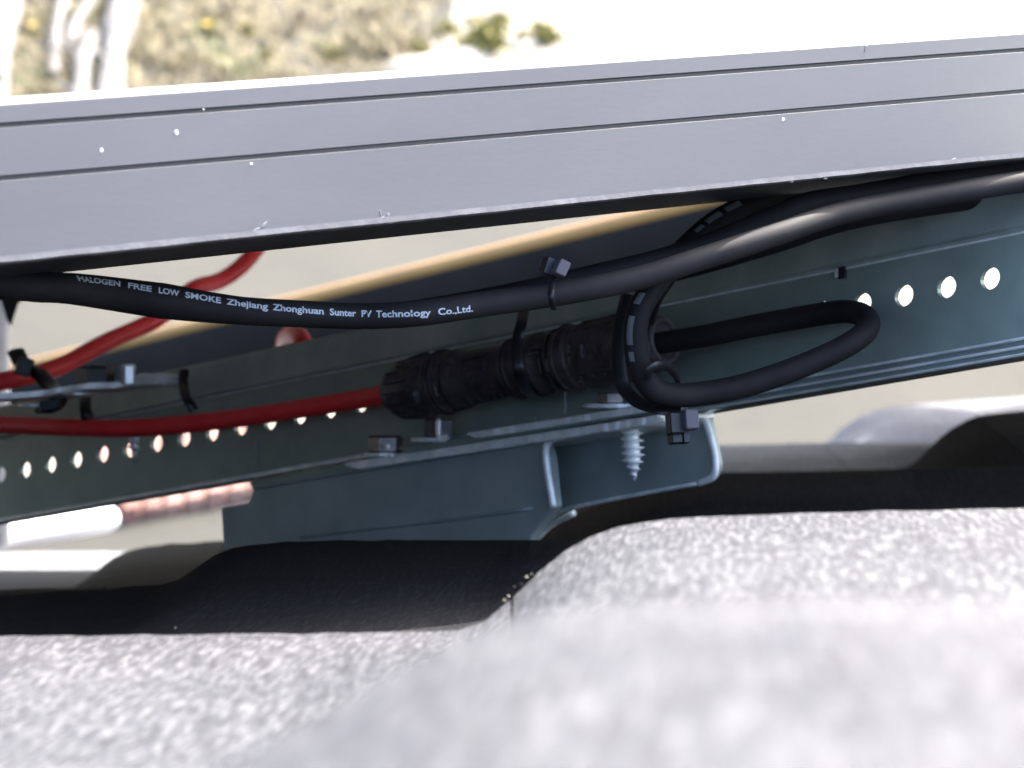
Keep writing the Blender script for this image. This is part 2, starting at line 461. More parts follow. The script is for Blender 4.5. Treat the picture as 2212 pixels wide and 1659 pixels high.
# ------------------------------------------------------------------ the roof
def interp(prof, u):
    if u <= prof[0][0]: return prof[0][1]
    for (a, b), (c, d) in zip(prof, prof[1:]):
        if u <= c:
            t = (u - a) / (c - a)
            return b + (d - b) * t
    return prof[-1][1]
def to_x(prof, Z):               # pixel contour -> list (x, z) metres
    out = [((u - 1106) / 1106 * T * Z, -(v - 829.5) / 1106 * T * Z) for u, v in prof]
    return out
def smoothed(f, x, w=0.006):
    return (f(x - w) + 2 * f(x) + f(x + w)) / 4
course_defs = [
    (0.27, [(-900, 1830), (200, 1800), (450, 1690), (650, 1560), (850, 1440), (1000, 1368), (1150, 1318), (1400, 1290), (1700, 1280), (2212, 1292), (3000, 1330), (3600, 1800)]),
    (0.56, [(-1100, 1375), (0, 1372), (600, 1366), (950, 1362), (1040, 1350), (1078, 1335), (1088, 1305), (1150, 1243), (1200, 1200), (1280, 1152), (1350, 1131), (1450, 1118), (1700, 1108), (2212, 1095), (2700, 1098), (3100, 1300)]),
    (0.84, [(-1100, 1292), (0, 1285), (205, 1272), (385, 1258), (440, 1212), (490, 1184), (560, 1173), (700, 1166), (1280, 1165), (1500, 1168), (2300, 1165), (3000, 1200)]),
    (1.02, [(-1100, 1300), (400, 1262), (1000, 1205), (1250, 1110), (1350, 1062), (1450, 1032), (1550, 1022), (1900, 1015), (2212, 1005), (2800, 1000), (3400, 1010)]),
    (1.26, [(-1100, 1290), (198, 1282), (206, 1250), (225, 1218), (260, 1194), (330, 1177), (480, 1167), (800, 1165), (1250, 1080), (1500, 1022), (1960, 1012), (1985, 990), (2010, 960), (2060, 920), (2110, 897), (2212, 886), (2600, 876), (3300, 876)]),  # hump's rounded left end is shaped after a cast shadow's edge
    (1.52, [(-1100, 1190), (0, 1192), (350, 1190), (900, 1195), (1250, 1080), (1400, 1000), (1540, 962), (1785, 956), (2212, 955), (3400, 960)]),
    (1.80, [(-1100, 1200), (900, 1205), (1250, 1090), (1500, 985), (1780, 962), (1812, 928), (1860, 896), (1910, 880), (2000, 872), (2212, 857), (2700, 842), (3400, 850)]),
]
courses = []
for Z, pr in course_defs:
    xz = to_x(pr, Z)
    courses.append((Z, (lambda x, xz=xz: interp(xz, x))))
# a few courses behind the camera, same roof
for i, Z in enumerate((-0.02, -0.31, -0.60, -0.89)):
    courses.insert(0, (Z, (lambda x, i=i: -0.030 + 0.012 * cos(2 * pi * (x - 0.06) / 0.33))))
roof_v, roof_f = [], []
rz = [(-1.2, -.075), (1.30, -.085), (1.85, -.125)]
for (y, z) in rz:
    for x in (-1.0, 1.0):
        roof_v.append(W((x, y, z))); roof_v.append(W((x, y, z - .03)))
for i in range(2):
    a = i * 4
    roof_f += [(a, a + 2, a + 6, a + 4), (a + 1, a + 5, a + 7, a + 3), (a, a + 4, a + 5, a + 1), (a + 2, a + 3, a + 7, a + 6)]
roof = mk('roof', roof_v, roof_f, M['deck'])
tag(roof, 'roof of grey wavy concrete tiles under and in front of the solar panel', kind='structure')
TW = 0.33
TH = 0.013
prevZ, prevf = -1.18, (lambda x: -0.045 + 0.012 * cos(2 * pi * (x - 0.06) / 0.33))
for ci, (Z, f) in enumerate(courses):
    zn = prevZ - 0.03
    for k in range(-3, 3):
        jo = 0.0 if abs(Z - 0.56) < 1e-6 else 0.165 + 0.02 * (ci % 3)
        x0, x1 = k * TW + jo, (k + 1) * TW + jo
        if abs(x0) > 1.2: continue
        nx, ny = 64, 7
        rise = 0.0022 if k >= 0 else 0.0
        top, bot = [], []
        jit = random.Random(ci * 31 + k)
        for j in range(ny + 1):
            t = j / ny
            y = zn + (Z - zn) * t
            if j == ny: y = Z
            for i in range(nx + 1):
                x = x0 + 0.0003 + (x1 - x0 - 0.0006) * i / nx
                za = prevf(x) - TH - 0.004
                zb = smoothed(f, x, 0.0035)
                z = za + (zb - za) * t + 0.0009 * noise.noise(Vector((x * 22, y * 22, ci)))
                if j == ny:
                    z -= 0.0016                       # worn arris at the lower edge
                    y2 = y + 0.0014 * noise.noise(Vector((x * 160, ci * 3.3, 1))) + 0.0008 * noise.noise(Vector((x * 600, ci, 4)))
                elif j == ny - 1:
                    y2 = Z - 0.003 + 0.0010 * noise.noise(Vector((x * 260, ci * 3.3, 1)))
                    z = zb + 0.0005 * noise.noise(Vector((x * 130, ci, 9)))
                else:
                    y2 = y
                top.append(W((x, y2, z)))
                bot.append(W((x, y2 - (0.003 if j == ny else 0), z - TH)))
        n1 = nx + 1
        v = top + bot; o = len(top); fc = []
        for j in range(ny):
            for i in range(nx):
                a = j * n1 + i
                fc.append((a, a + 1, a + n1 + 1, a + n1)); fc.append((a + o, a + n1 + o, a + n1 + 1 + o, a + 1 + o))
        for i in range(nx):
            a = ny * n1 + i; fc.append((a, a + 1, a + 1 + o, a + o))
            a = i; fc.append((a, a + o, a + 1 + o, a + 1))
        for j in range(ny):
            a = j * n1; fc.append((a, a + n1, a + n1 + o, a + o))
            a = j * n1 + nx; fc.append((a, a + o, a + n1 + o, a + n1))
        tl = mk('roof_tile', v, fc, M['tilesunlit' if Z > 1.4 else 'tileshaded' if Z > 0.6 else 'tile' if Z > 0.5 else 'tilenear'], roof, 'auto')  # lit and shaded tile colours picked by distance
    prevZ, prevf = Z, f

rs = random.Random(21)
mb = MB()
for (u, v, Z, w) in [(1090, 1297, .556, 9), (1098, 1288, .556, 7), (1112, 1268, .557, 5), (1127, 1262, .557, 7), (1138, 1247, .557, 8), (1148, 1240, .558, 5), (1082, 1312, .555, 4),
                     (1282, 1205, .45, 7), (378, 1356, .57, 5), (1275, 1202, .45, 4)]:
    c = P(u, v, Z); k = Z / 6144
    pts = [c + Vector((rs.uniform(-1, 1), rs.uniform(-1, 1), rs.uniform(-.5, .5))) * w * .55 * k for _ in range(5)] + [c + Vector((0, 0, w * k * .4))]
    mb.add([W(p) for p in pts], [(0, 1, 5), (1, 2, 5), (2, 3, 5), (3, 4, 5), (4, 0, 5), (0, 4, 3), (0, 3, 2), (0, 2, 1)])
cr = mb.build('sunlit_chips', M['rock'], roof); cr['kind'] = 'stuff'  # chips of the tile edge, their sunlit points put into a white colour

# ------------------------------------------------------------------ solar panel
A = P(0, 566, 0.60); B_ = P(2212, 338, 0.768)
F = (B_ - A).normalized()
U = (Vector((0, 0, 1)) - F * F.z).normalized()
Bk = U.cross(F).normalized()                   # away from the camera, under the panel
if Bk.y < 0: Bk = -Bk
FH = 0.0347; S0, S1, DEP = -0.95, 1.15, 0.72
def fp(s, h, b): return W(A + F * s + U * h + Bk * b)
panel = empty('solar_panel', fp(0.1, 0, 0.2), 'solar panel seen edge-on with its grey grooved aluminium frame across the upper picture', 'solar panel')
# face profile (height, depth from front): top bead, two V grooves
def groove(h): return [(h - .00012, 0.0), (h + .00008, .0003), (h + .0002, .0026), (h + .0009, .0026), (h + .0010, .0002), (h + .0011, 0.0)]
prof = [(0, 0.0010), (0.0010, 0.0)] + groove(.0170) + groove(.0281) + [
        (FH - 0.0019, 0.0), (FH - 0.0011, 0.0004), (FH - 0.0004, 0.0016), (FH, 0.0036), (FH, 0.012), (FH - 0.0015, 0.012), (FH - 0.0022, 0.0048), (0.002, 0.0048)]
rings = []
NS = 520
for i in range(NS + 1):
    s = S0 + (S1 - S0) * i / NS
    rings.append([fp(s, h, b) for h, b in prof])
mb = MB(); mb.loft([rings[0], rings[-1]]); mb.build('frame', M['anod'], panel)
# worn lower lip: ragged, with the return flange behind it
mb = MB(); top, low, und = [], [], []
NL = 900
for i in range(NL + 1):
    s = -0.12 + 0.55 * i / NL
    n1 = noise.noise(Vector((s * 90, 0, 0))); n2 = noise.noise(Vector((s * 420, 3, 0))); n3 = noise.noise(Vector((s * 14, 7, 0)))
    d = max(0.0001, 0.0006 + 0.00022 * n1 + 0.00005 * n2 + 0.0014 * n3)
    top.append(fp(s, 0.0012, -0.0002)); low.append(fp(s, 0.0003 - d * 0.55, -0.0003 - 0.00004 * n2)); und.append(fp(s, -d * 0.85, 0.0012))
n = NL + 1
mb.add(top + low + und, [(i, i + 1, i + 1 + n, i + n) for i in range(NL)] + [(i + n, i + n + 1, i + 1 + 2 * n, i + 2 * n) for i in range(NL)])
mb.build('worn_edge', M['worn'], panel)
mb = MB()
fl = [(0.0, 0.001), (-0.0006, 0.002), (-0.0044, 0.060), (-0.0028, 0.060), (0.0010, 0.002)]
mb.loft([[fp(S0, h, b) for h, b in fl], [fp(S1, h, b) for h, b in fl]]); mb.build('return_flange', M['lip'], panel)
for s in (S0, S1):
    mb = MB(); mb.box(fp(s, FH / 2, DEP / 2), V3(F) * .0012, V3(U) * FH / 2 * .99, V3(Bk) * (DEP / 2 - .003)); mb.build('side_frame', M['anod'], panel)
mb = MB(); mb.box(fp((S0 + S1) / 2, FH / 2, DEP), V3(F) * (S1 - S0) / 2 * .999, V3(U) * FH / 2, V3(Bk) * .0012); mb.build('rear_frame', M['anod'], panel)
mb = MB(); mb.box(fp((S0 + S1) / 2, FH - .0045, DEP / 2 + .001), V3(F) * ((S1 - S0) / 2 - .002), V3(U) * .0022, V3(Bk) * (DEP / 2 - .0045)); mb.build('glass', M['glass'], panel)
mb = MB(); mb.box(fp((S0 + S1) / 2, FH - .0072, DEP / 2 + .001), V3(F) * ((S1 - S0) / 2 - .002), V3(U) * .0003, V3(Bk) * (DEP / 2 - .0045)); mb.build('backsheet', M['back'], panel)
# specks of paint and chips on the face
def on_face(u, v):
    # intersect line of sight with the frame's face plane
    d = P(u, v, 1.0); N = Bk
    t = A.dot(N) / d.dot(N)
    return d * t
rs = random.Random(4)
def speck(u, v, w, h, ang, m):
    c = on_face(u, v); mb = MB(); n = 9
    e1 = F * cos(ang) + U * sin(ang); e2 = U * cos(ang) - F * sin(ang)
    px = 1 / 6144 * c.y
    r0 = [c + (e1 * cos(2 * pi * k / n) * w + e2 * sin(2 * pi * k / n) * h) * px * rs.uniform(.7, 1.15) for k in range(n)]
    r1 = [c + (p - c) * .6 - Bk * 0.00012 for p in r0]
    mb.loft([[W(p) for p in r0], [W(p) for p in r1]])
    mb.build('paint_speck', m, panel)
M['white'] = mat('white paint', (0.8, 0.8, 0.78), 0.4)
for (u, v, w, h, a) in [(219, 324, 5, 5, 0), (381, 286, 6, 6, 0.4), (543, 354, 3.5, 3, 0), (1692, 258, 5, 4, 0), (440, 237, 2, 2, 0), (1870, 104, 4, 12, -0.5)]:
    speck(u, v, w, h, a, M['white'] if u != 1870 else M['anod'])
for (u, v, w, h, a) in [(570, 487, 13, 4, 0.75), (552, 497, 12, 3, 0.3), (826, 474, 10, 8, 0.3), (838, 466, 7, 5, 0.9), (822, 462, 3, 9, 0), (845, 480, 12, 4, 0.1),
                        (1783, 385, 6, 3.5, 0), (1772, 381, 5, 4, 0.4), (1710, 392, 8, 3, 0), (2060, 346, 10, 4, 0.3), (2030, 352, 12, 3, 0.2)]:
    speck(u, v, w, h, a, M['worn'])

# ------------------------------------------------------------------ perforated steel rail
TAN = 0.82
def Zr(u, off=0.0): return (0.9 / (1 + (u - 1106) / 1106 * T * TAN)) + off
RA, RB = P(0, 949, Zr(0)), P(2212, 500, Zr(2212))
Rd = (RB - RA).normalized(); RL = (RB - RA).length
Rn = Vector((-Rd.y, Rd.x, 0)).normalized()         # towards back
if Rn.y < 0: Rn = -Rn
Dn = Vector((0, 0, -1))
def rp(s, d, b): return W(RA + Rd * s + Dn * d + Rn * b)     # s along, d down from the crease, b back
rail = empty('perforated_rail', rp(RL / 2, .03, 0), 'long perforated galvanised steel rail rising to the right behind the cables', 'rail')
s_lo, s_hi = -0.35, RL + 0.12
WEB = 0.0292
def s_of(u, v):
    d = P(u, v, 1.0); t = RA.dot(Rn) / d.dot(Rn)
    return (d * t - RA).dot(Rd), -(((d * t) - RA) - Rd * ((d * t - RA).dot(Rd))).z
sh = [s_of(u, v) for u, v in ((7, 1023), (107, 1000), (327, 960), (502, 933), (686, 900), (817, 880), (1870, 655), (1962, 637), (2055, 620), (2150, 601))]
i0, iN = sh[0][0], sh[9][0]
pitch = (sh[9][0] - sh[7][0]) / 2
nh = round((iN - i0) / pitch); pitch = (iN - i0) / nh
hd0 = sum(q[1] for q in sh[:6]) / 6; hd1 = sum(q[1] for q in sh[6:]) / 4
print('RAIL', RL, 'pitch', pitch, 'n', nh, 'hd', hd0, hd1, sh)
hr = 0.0031
mb = MB(); mbk = MB(); inner = MB()
k0 = -int((i0 - s_lo) / pitch); k1 = nh + int((s_hi - iN) / pitch)
n = 20
for k in range(k0, k1 + 1):
    sc_ = i0 + k * pitch
    hd = hd0 + (hd1 - hd0) * min(max((sc_ - i0) / (iN - i0), 0), 1)
    L, R_ = sc_ - pitch / 2, sc_ + pitch / 2
    def cell(b):
        out = []
        for q in range(n):
            a = 2 * pi * q / n
            ca, sa = cos(a), sin(a)
            tx = (pitch / 2) / max(abs(ca), 1e-9); ty = (pitch / 2) / max(abs(sa), 1e-9)
            t = min(tx, ty)
            out.append(rp(sc_ + ca * t, hd + sa * t, b))
        return out
    rimv = [rp(sc_ + cos(2 * pi * q / n) * hr, hd + sin(2 * pi * q / n) * hr, 0) for q in range(n)]
    rimb = [rp(sc_ + cos(2 * pi * q / n) * hr, hd + sin(2 * pi * q / n) * hr, .002) for q in range(n)]
    # corners of the square fall at 45 degree steps only when n is a multiple of 8; add them by the strips' overlap-free borders
    sq = []
    m8 = 16
    def sqp(q, b):
        a = 2 * pi * q / m8
        ca, sa = cos(a), sin(a); t = (pitch / 2) / max(abs(ca), abs(sa))
        return rp(sc_ + ca * t, hd + sa * t, b)
    def cir(q, b): return rp(sc_ + cos(2 * pi * q / m8) * hr, hd + sin(2 * pi * q / m8) * hr, b)
    o_ = [sqp(q, 0) for q in range(m8)]; c_ = [cir(q, 0) for q in range(m8)]
    ob = [sqp(q, .002) for q in range(m8)]; cb = [cir(q, .002) for q in range(m8)]
    f4 = [(q, (q + 1) % m8, (q + 1) % m8 + m8, q + m8) for q in range(m8)]
    mb.add(o_ + c_, f4); mb.add(ob + cb, f4); mb.add(c_ + cb, f4)
    # strips above and below
    t0, t1 = hd - pitch / 2, hd + pitch / 2
    for b in (0, .002):
        mb.add([rp(L, 0, b), rp(R_, 0, b), rp(R_, t0, b), rp(L, t0, b)], [(0, 1, 2, 3)])
        mb.add([rp(L, t1, b), rp(R_, t1, b), rp(R_, WEB, b), rp(L, WEB, b)], [(0, 1, 2, 3)])
sL, sR = i0 + (k0 - .5) * pitch, i0 + (k1 + .5) * pitch
mb.build('web', M['galv'], rail)
# lip above the crease: a bead, then a face leaning back, then the top flange
def ext(name, pr, m, smooth=False, s0=None, s1=None, parent=rail, closed=True):
    q = MB(); a = s0 if s0 is not None else sL; b = s1 if s1 is not None else sR
    q.loft([[rp(a, d, k) for d, k in pr], [rp(b, d, k) for d, k in pr]], closed=closed)
    return q.build(name, m, parent, smooth)
ext('upper_lip', [(0.0001, -.0004), (-.0008, -.0013), (-.0018, -.0006), (-.0115, .0016), (-.0128, .0030), (-.0132, .0400), (-.0112, .0400), (-.0108, .0036), (-.0002, .0018)], M['galvlip'])
low = [(WEB - .0002, -.0001), (WEB + .0003, -.0016), (WEB + .0008, -.0019), (WEB + .0014, .0002), (WEB + .0021, .0003), (WEB + .0026, -.0016), (WEB + .0031, -.0017), (WEB + .0036, .0002),
       (WEB + .0042, .0004), (WEB + .0047, -.0010), (WEB + .0052, -.0008), (WEB + .0056, .0010), (WEB + .0056, .0100), (WEB + .0044, .0100), (WEB + .0040, .0024), (WEB, .0021)]
ext('lower_flange', low, M['stripe'], s0=s_of(1500, 880)[0])
low2 = [(WEB - .0002, -.0001), (WEB + .0004, -.0010), (WEB + .0014, -.0010), (WEB + .0018, .0004), (WEB + .0018, .0100), (WEB + .0002, .0100), (WEB, .0021)]
ext('lower_flange', low2, M['edge'], s1=s_of(1500, 880)[0] - .0005)
for q in (.0004, .0027, .0048):  # bright strips stand for streak highlights along the flange
    ext('flange_glint', [(WEB + q - .0004, -.0018), (WEB + q, -.0024), (WEB + q + .0004, -.0020), (WEB + q, -.0012)], M['edge'], s0=s_of(1500, 880)[0])
ext('crease_bead', [(-.0003, -.0004), (.0003, -.0006), (.0006, -.0002), (.0002, .0001)], M['edge'])
# square knock-out above the hole row: black box for its dark, bright box for its light side
s_, d_ = s_of(1820, 590)
mb = MB(); mb.box(rp(s_ + .0007, d_, -.0006), V3(Rd) * .0011, V3(Dn) * .0017, V3(Rn) * .0008); mb.build('knock_out', M['tie'], rail)
mb = MB(); mb.box(rp(s_ - .0010, d_ - .0002, -.0009), V3(Rd) * .0006, V3(Dn) * .0013, V3(Rn) * .0005); mb.build('hole_light', M['zinc'], rail)
# zinc runs
rs = random.Random(12)
for (u, v, h) in [(571, 985, 36), (1240, 865, 30), (1886, 745, 14), (1180, 905, 5), (1880, 722, 10), (650, 965, 8), (300, 990, 12)]:
    s_, d_ = s_of(u, v); mb = MB(); pts = []
    w = .0007; nn = 7; hh = h / 6144 * Zr(u)
    L_ = [rp(s_ - w * rs.uniform(.3, 1.2), d_ + hh * (2 * i / (nn - 1) - 1), -.00025) for i in range(nn)]
    R2 = [rp(s_ + w * rs.uniform(.3, 1.2), d_ + hh * (2 * i / (nn - 1) - 1), -.00025) for i in range(nn)]
    Mi = [rp(s_, d_ + hh * (2 * i / (nn - 1) - 1), -.0007) for i in range(nn)]
    mb.add(L_ + Mi + R2, [(i, i + 1, i + 1 + nn, i + nn) for i in range(nn - 1)] + [(i + nn, i + nn + 1, i + 1 + 2 * nn, i + 2 * nn) for i in range(nn - 1)])
    mb.build('zinc_run', M['galvhook'], rail, True)

# ------------------------------------------------------------------ roof hook carrying the rail
def on_plane(u, v, b):           # point on the plane parallel to the rail web, b metres behind it (negative: towards us)
    d = P(u, v, 1.0); t = (RA + Rn * b).dot(Rn) / d.dot(Rn)
    return d * t
hook = empty('roof_hook', W(on_plane(1000, 1200, -.01)), 'galvanised steel roof hook bracket bolted under the rail, standing on the tiles', 'roof hook')
def rounded(poly, r=6, n=4):
    out = []
    m = len(poly)
    for i in range(m):
        p = Vector(poly[i][:2]); rr = poly[i][2] if len(poly[i]) > 2 else r
        a = Vector(poly[i - 1][:2]) - p; b = Vector(poly[(i + 1) % m][:2]) - p
        rr = min(rr, a.length * .45, b.length * .45)
        if rr <= 0: out.append(p); continue
        p0 = p + a.normalized() * rr; p1 = p + b.normalized() * rr
        for k in range(n + 1):
            t = k / n
            out.append(p0 * (1 - t) ** 2 + p * 2 * t * (1 - t) + p1 * t * t)
    return out
def plate(name, poly, b, th, m, parent, bev=0.0006):
    pts = rounded(poly)
    c = sum(pts, Vector((0, 0))) / len(pts)
    def rg(dep, inset):
        out = []
        for p in pts:
            q = on_plane(p.x, p.y, b)
            cc = on_plane(c.x, c.y, b)
            q = q + (cc - q).normalized() * inset + Rn * dep
            out.append(W(q))
        return out
    mb = MB(); mb.loft([rg(0, bev), rg(bev, 0), rg(th, 0)])
    return mb.build(name, m, parent)
# back plate (far), seen at the right, and the front plate at the left
plate('back_plate', [(900, 1000, 0), (1170, 945, 0), (1510, 884, 4), (1524, 905, 10), (1547, 1010, 30), (1530, 1042, 22), (1380, 1066, 10), (1205, 1103, 60), (1130, 1172, 10), (1130, 1260, 0), (900, 1260, 0)], .010, .004, M['galvhook'], hook)
plate('front_plate', [(548, 1052, 6), (700, 1026, 0), (1172, 950, 14), (1186, 985, 10), (1197, 1096, 8), (1150, 1150, 30), (1128, 1210, 4), (1128, 1290, 0), (488, 1290, 0), (476, 1098, 4), (536, 1088, 5)], -.012, .004, M['galvhook'], hook)
# rolled rims that show pale
def rim(name, pts, b, r, m, flat=1.0, parent=None):
    path = [W(on_plane(u, v, b)) for u, v in pts]
    path = spline(path, 5)
    return tube_mb(path, r, 8, flat=flat).build(name, m, parent or hook, True)
rim('plate_edge', [(1512, 888), (1526, 915), (1540, 965), (1546, 1005), (1540, 1030), (1510, 1044)], .0085, .0011, M['edge'])
rim('plate_edge', [(1510, 1044), (1400, 1064), (1290, 1085), (1215, 1103), (1180, 1125), (1150, 1160), (1138, 1185)], .0085, .0007, M['edge'])
rim('plate_edge', [(1436, 905), (1360, 918), (1270, 934), (1205, 945), (1184, 957), (1179, 980), (1183, 1020), (1190, 1060), (1195, 1096)], -.013, .00115, M['edge'])
rim('plate_edge', [(548, 1054), (800, 1013), (1000, 980), (1176, 952)], -.0125, .0006, M['galvhook'])
rim('hook_leg', [(1158, 1160), (1180, 1138), (1205, 1122), (1238, 1106)], .022, .0016, M['edge'])
rim('pressed_rib', [(650, 1160), (800, 1142), (980, 1122), (1150, 1098)], -.0122, .0006, M['galvhook'])
# stacked flange plates between rail and hook (seen almost edge-on)
def slabq(name, u0, v0, u1, v1, th, b0, b1, m, parent=hook, jag=0.0, seed=0):
    a, c = on_plane(u0, v0, b0), on_plane(u1, v1, b0)
    dr = (c - a); N = 40
    rr = random.Random(seed); rings = []
    for i in range(N + 1):
        p = a + dr * (i / N)
        e = jag * .4 * rr.uniform(-1, 1)
        tpr = min(1, .35 + i / 2.5, .35 + (N - i) / 2.5)
        rings.append([W(p + Rn * (.0004 + e) + Dn * 0), W(p + Rn * e + Dn * .0004), W(p + Rn * e + Dn * (th * tpr - .0003)), W(p + Rn * .0004 + Dn * th * tpr), W(p + Rn * (b1 - b0) + Dn * th * tpr), W(p + Rn * (b1 - b0))])
    mb = MB(); mb.loft(rings); return mb.build(name, m, parent)
slabq('flange_plate', 745, 999, 1425, 896, .0030, -.0160, .012, M['edge'], jag=.0007, seed=1)
slabq('flange_plate', 540, 1040, 800, 991, .0030, -.0125, .012, M['galv'], jag=.0003, seed=9)
slabq('flange_plate', 860, 966, 1415, 874, .0026, -.0150, .010, M['galv'], jag=.0005, seed=2)
slabq('flange_plate', 1010, 934, 1425, 868, .0024, -.0170, .010, M['edge'], jag=.0008, seed=3)
slabq('flange_plate', 780, 1002, 1405, 902, .0022, -.0130, .010, M['galv'], jag=.0004, seed=4)
slabq('flange_plate', 1100, 945, 1420, 896, .0028, -.0165, .010, M['edge'], jag=.0006, seed=5)
def bolt(u, v, b, r, h, label, wr=None, stud=None, shiny=False, group='nuts on the hook flange', ph=0.2):
    c = on_plane(u, v, b)
    root = empty('nut', W(c), label, 'nut', group)
    mb = MB(); mb.lathe(W(c), W(c - Dn * h), [(0, r * .93), (.12, r), (.86, r), (1, r * .88)], 6, ph=ph)
    mb.build('hexagon', M['nut'] if not shiny else M['zinc'], root)
    if stud:
        mb = MB(); mb.lathe(W(c), W(c - Dn * (h + stud)), [(0, r * .5), (.93, r * .5), (1, r * .4)], 12); mb.build('stud', M['nut'], root, 'auto')
    if wr:
        mb = MB(); mb.lathe(W(c + Dn * .0013), W(c), [(0, wr), (.2, wr * 1.02), (1, wr)], 22); mb.build('washer', M['edge'], root, 'auto')
    return root
bolt(832, 978, -.012, .0056, .0056, 'left hexagon nut on the flange under the connector', .0068, None)
bolt(948, 945, -.010, .0052, .0062, 'hexagon nut right below the left end of the black connector', .0088, None, ph=.5)
bolt(1322, 872, -.010, .0046, .0034, 'low hexagon nut under the middle of the connector, beside the cable loop', .0090, None)
# highlights on the nuts, put in as small bright zinc blocks
for (u, v, h, w) in [(947, 925, .0030, .0009), (838, 965, .0008, .0008), (843, 984, .0006, .0014), (958, 946, .0010, .0018)]:
    mb = MB(); c = on_plane(u, v, -.0185)
    mb.cbox(W(c), V3(Rd) * w, V3(Rn) * .0006, V3(Dn) * h, .3); mb.build('nut_glint', M['zinc'], hook)
# self-tapping screw hanging through the flange
st, sb = on_plane(1362, 915, -.006), on_plane(1371, 1038, -.004)
scr = empty('screw', W(st), 'bright threaded screw hanging point down through the hook flange', 'screw')
def thread(st, sb, r, turns, amp, taper, parent, n=18):
    ax = (sb - st).normalized(); a = ax.cross(Vector((0, 1, 0))).normalized(); b = ax.cross(a).normalized()
    rings = []; m = turns * 10
    for i in range(m + 1):
        t = i / m; c = st.lerp(sb, t); ring = []
        env = 1.0 if t < taper else max(.06, 1 - (t - taper) / (1 - taper) * .94)
        for k in range(n):
            ph = (t * turns + k / n) % 1.0
            tri = max(0.0, 1 - abs(ph - .5) / .28)
            q = 2 * pi * k / n
            ring.append(W(c + (a * cos(q) + b * sin(q)) * r * env * (1 - amp + amp * 1.35 * tri)))
        rings.append(ring)
    mb = MB(); mb.loft(rings); return mb.build('thread', M['zinc'], parent, True)
thread(st, sb, .0036, 8, .36, .62, scr)
mb = MB(); mb.lathe(W(st - Dn * .006), W(st), [(0, .0052), (.7, .0052), (.75, .0068), (1, .0068)], 6); mb.build('head', M['nut'], scr)
# second screw point below the red cable, far left
st, sb = on_plane(289, 925, -.006), on_plane(292, 992, -.006)
scr = empty('screw', W(st), 'small bright screw tip poking down below the red cable at the left', 'screw')
thread(st, sb, .0024, 5, .3, .6, scr)
mb = MB(); mb.lathe(W(st - Dn * .003), W(st), [(0, .003), (1, .0036)], 6); mb.build('head', M['nut'], scr)

# ------------------------------------------------------------------ left clamp with bolt
cl = empty('rail_clamp', W(P(180, 850, 0.98)), 'thin galvanised clamp plate with a silver bolt above the rail, at the far left', 'clamp')
pts = [(-160, 866, .96), (0, 857, .96), (100, 850, .965), (150, 842, .97), (211, 833, .97), (273, 831, .975), (300, 824, .975), (322, 812, .98)]
path = spline([P(*q) for q in pts], 5)
mb = MB(); mb.loft([[W(p + Dn * .0010 - Rn * .004), W(p - Dn * .0009 - Rn * .004), W(p - Dn * .0009 + Rn * .022), W(p + Dn * .0010 + Rn * .022)] for p in path])
mb.build('clamp_plate', M['edge'], cl)
mb = MB(); mb.lathe(W(P(277, 828, .972)), W(P(277, 787, .972)), [(0, .0026), (.9, .0026), (1, .0021)], 6, ph=.3); mb.build('bolt', M['zinc'], cl)
mb = MB(); mb.lathe(W(P(206, 832, .976)), W(P(206, 790, .976)), [(0, .0062), (.15, .0065), (.85, .0065), (1, .0052)], 6, ph=.2); mb.build('nut', M['tie'], cl)
mb = MB(); mb.lathe(W(P(75, 878, .955)), W(P(75, 872, .955)), [(0, .0055), (1, .0055)], 20); mb.build('washer', M['edge'], cl, 'auto')
mb = MB(); mb.lathe(W(P(165, 853, .965)), W(P(165, 847, .965)), [(0, .0045), (1, .0045)], 20); mb.build('washer', M['edge'], cl, 'auto')

# ------------------------------------------------------------------ connector pair
ca, cb_ = P(838, 850, .908), P(1448, 733, .838)
Ax = (cb_ - ca).normalized()
conn = empty('plug_connector', W(ca.lerp(cb_, .5)), 'black two-part plug connector joining the red cable to the black one', 'connector')
def ct(u): # fraction along the connector for a picture column
    lo, hi = -0.2, 1.2
    for _ in range(40):
        m_ = (lo + hi) / 2; q = ca.lerp(cb_, m_)
        if 1106 + q.x / q.y / T * 1106 < u: lo = m_
        else: hi = m_
    return lo
k_ = 1 / 6144 * .87 * 1.04
def cyl(name, items, m=None, n=28, lob=0, amp=0.0, ph=0.0):
    t0, t1 = ct(items[0][0]), ct(items[-1][0])
    pr = [((ct(q[0]) - t0) / (t1 - t0), q[1] * k_) + tuple(q[2:]) for q in items]
    mb = MB(); mb.lathe(W(ca.lerp(cb_, t0)), W(ca.lerp(cb_, t1)), pr, n, lob, amp, ph)
    return mb.build(name, m or M['conn'], conn, 'auto')
cyl('cable_nut', [(838, 24), (842, 34), (858, 50, 1), (872, 60, 1), (905, 66, 1), (935, 69, 1), (942, 62), (950, 62)], n=56, lob=7, amp=.045)
cyl('seal_ring', [(944, 58), (946, 64), (950, 65), (954, 58)], M['connlight'])
cyl('coupler_body', [(950, 62), (954, 68), (978, 66), (982, 62), (990, 62), (994, 66), (1004, 64), (1015, 58), (1060, 57), (1100, 56), (1112, 60), (1150, 62), (1156, 57)], n=32)
cyl('plug_body', [(1150, 58), (1158, 65), (1178, 66), (1186, 58), (1205, 56), (1212, 62), (1222, 62), (1230, 68), (1242, 68), (1248, 63), (1256, 63)], n=32)
cyl('seal_ring', [(1246, 60), (1250, 66), (1256, 66), (1260, 60)], M['connlight'])
cyl('seal_ring', [(1262, 60), (1266, 67), (1270, 67), (1274, 60)], M['connlight'])
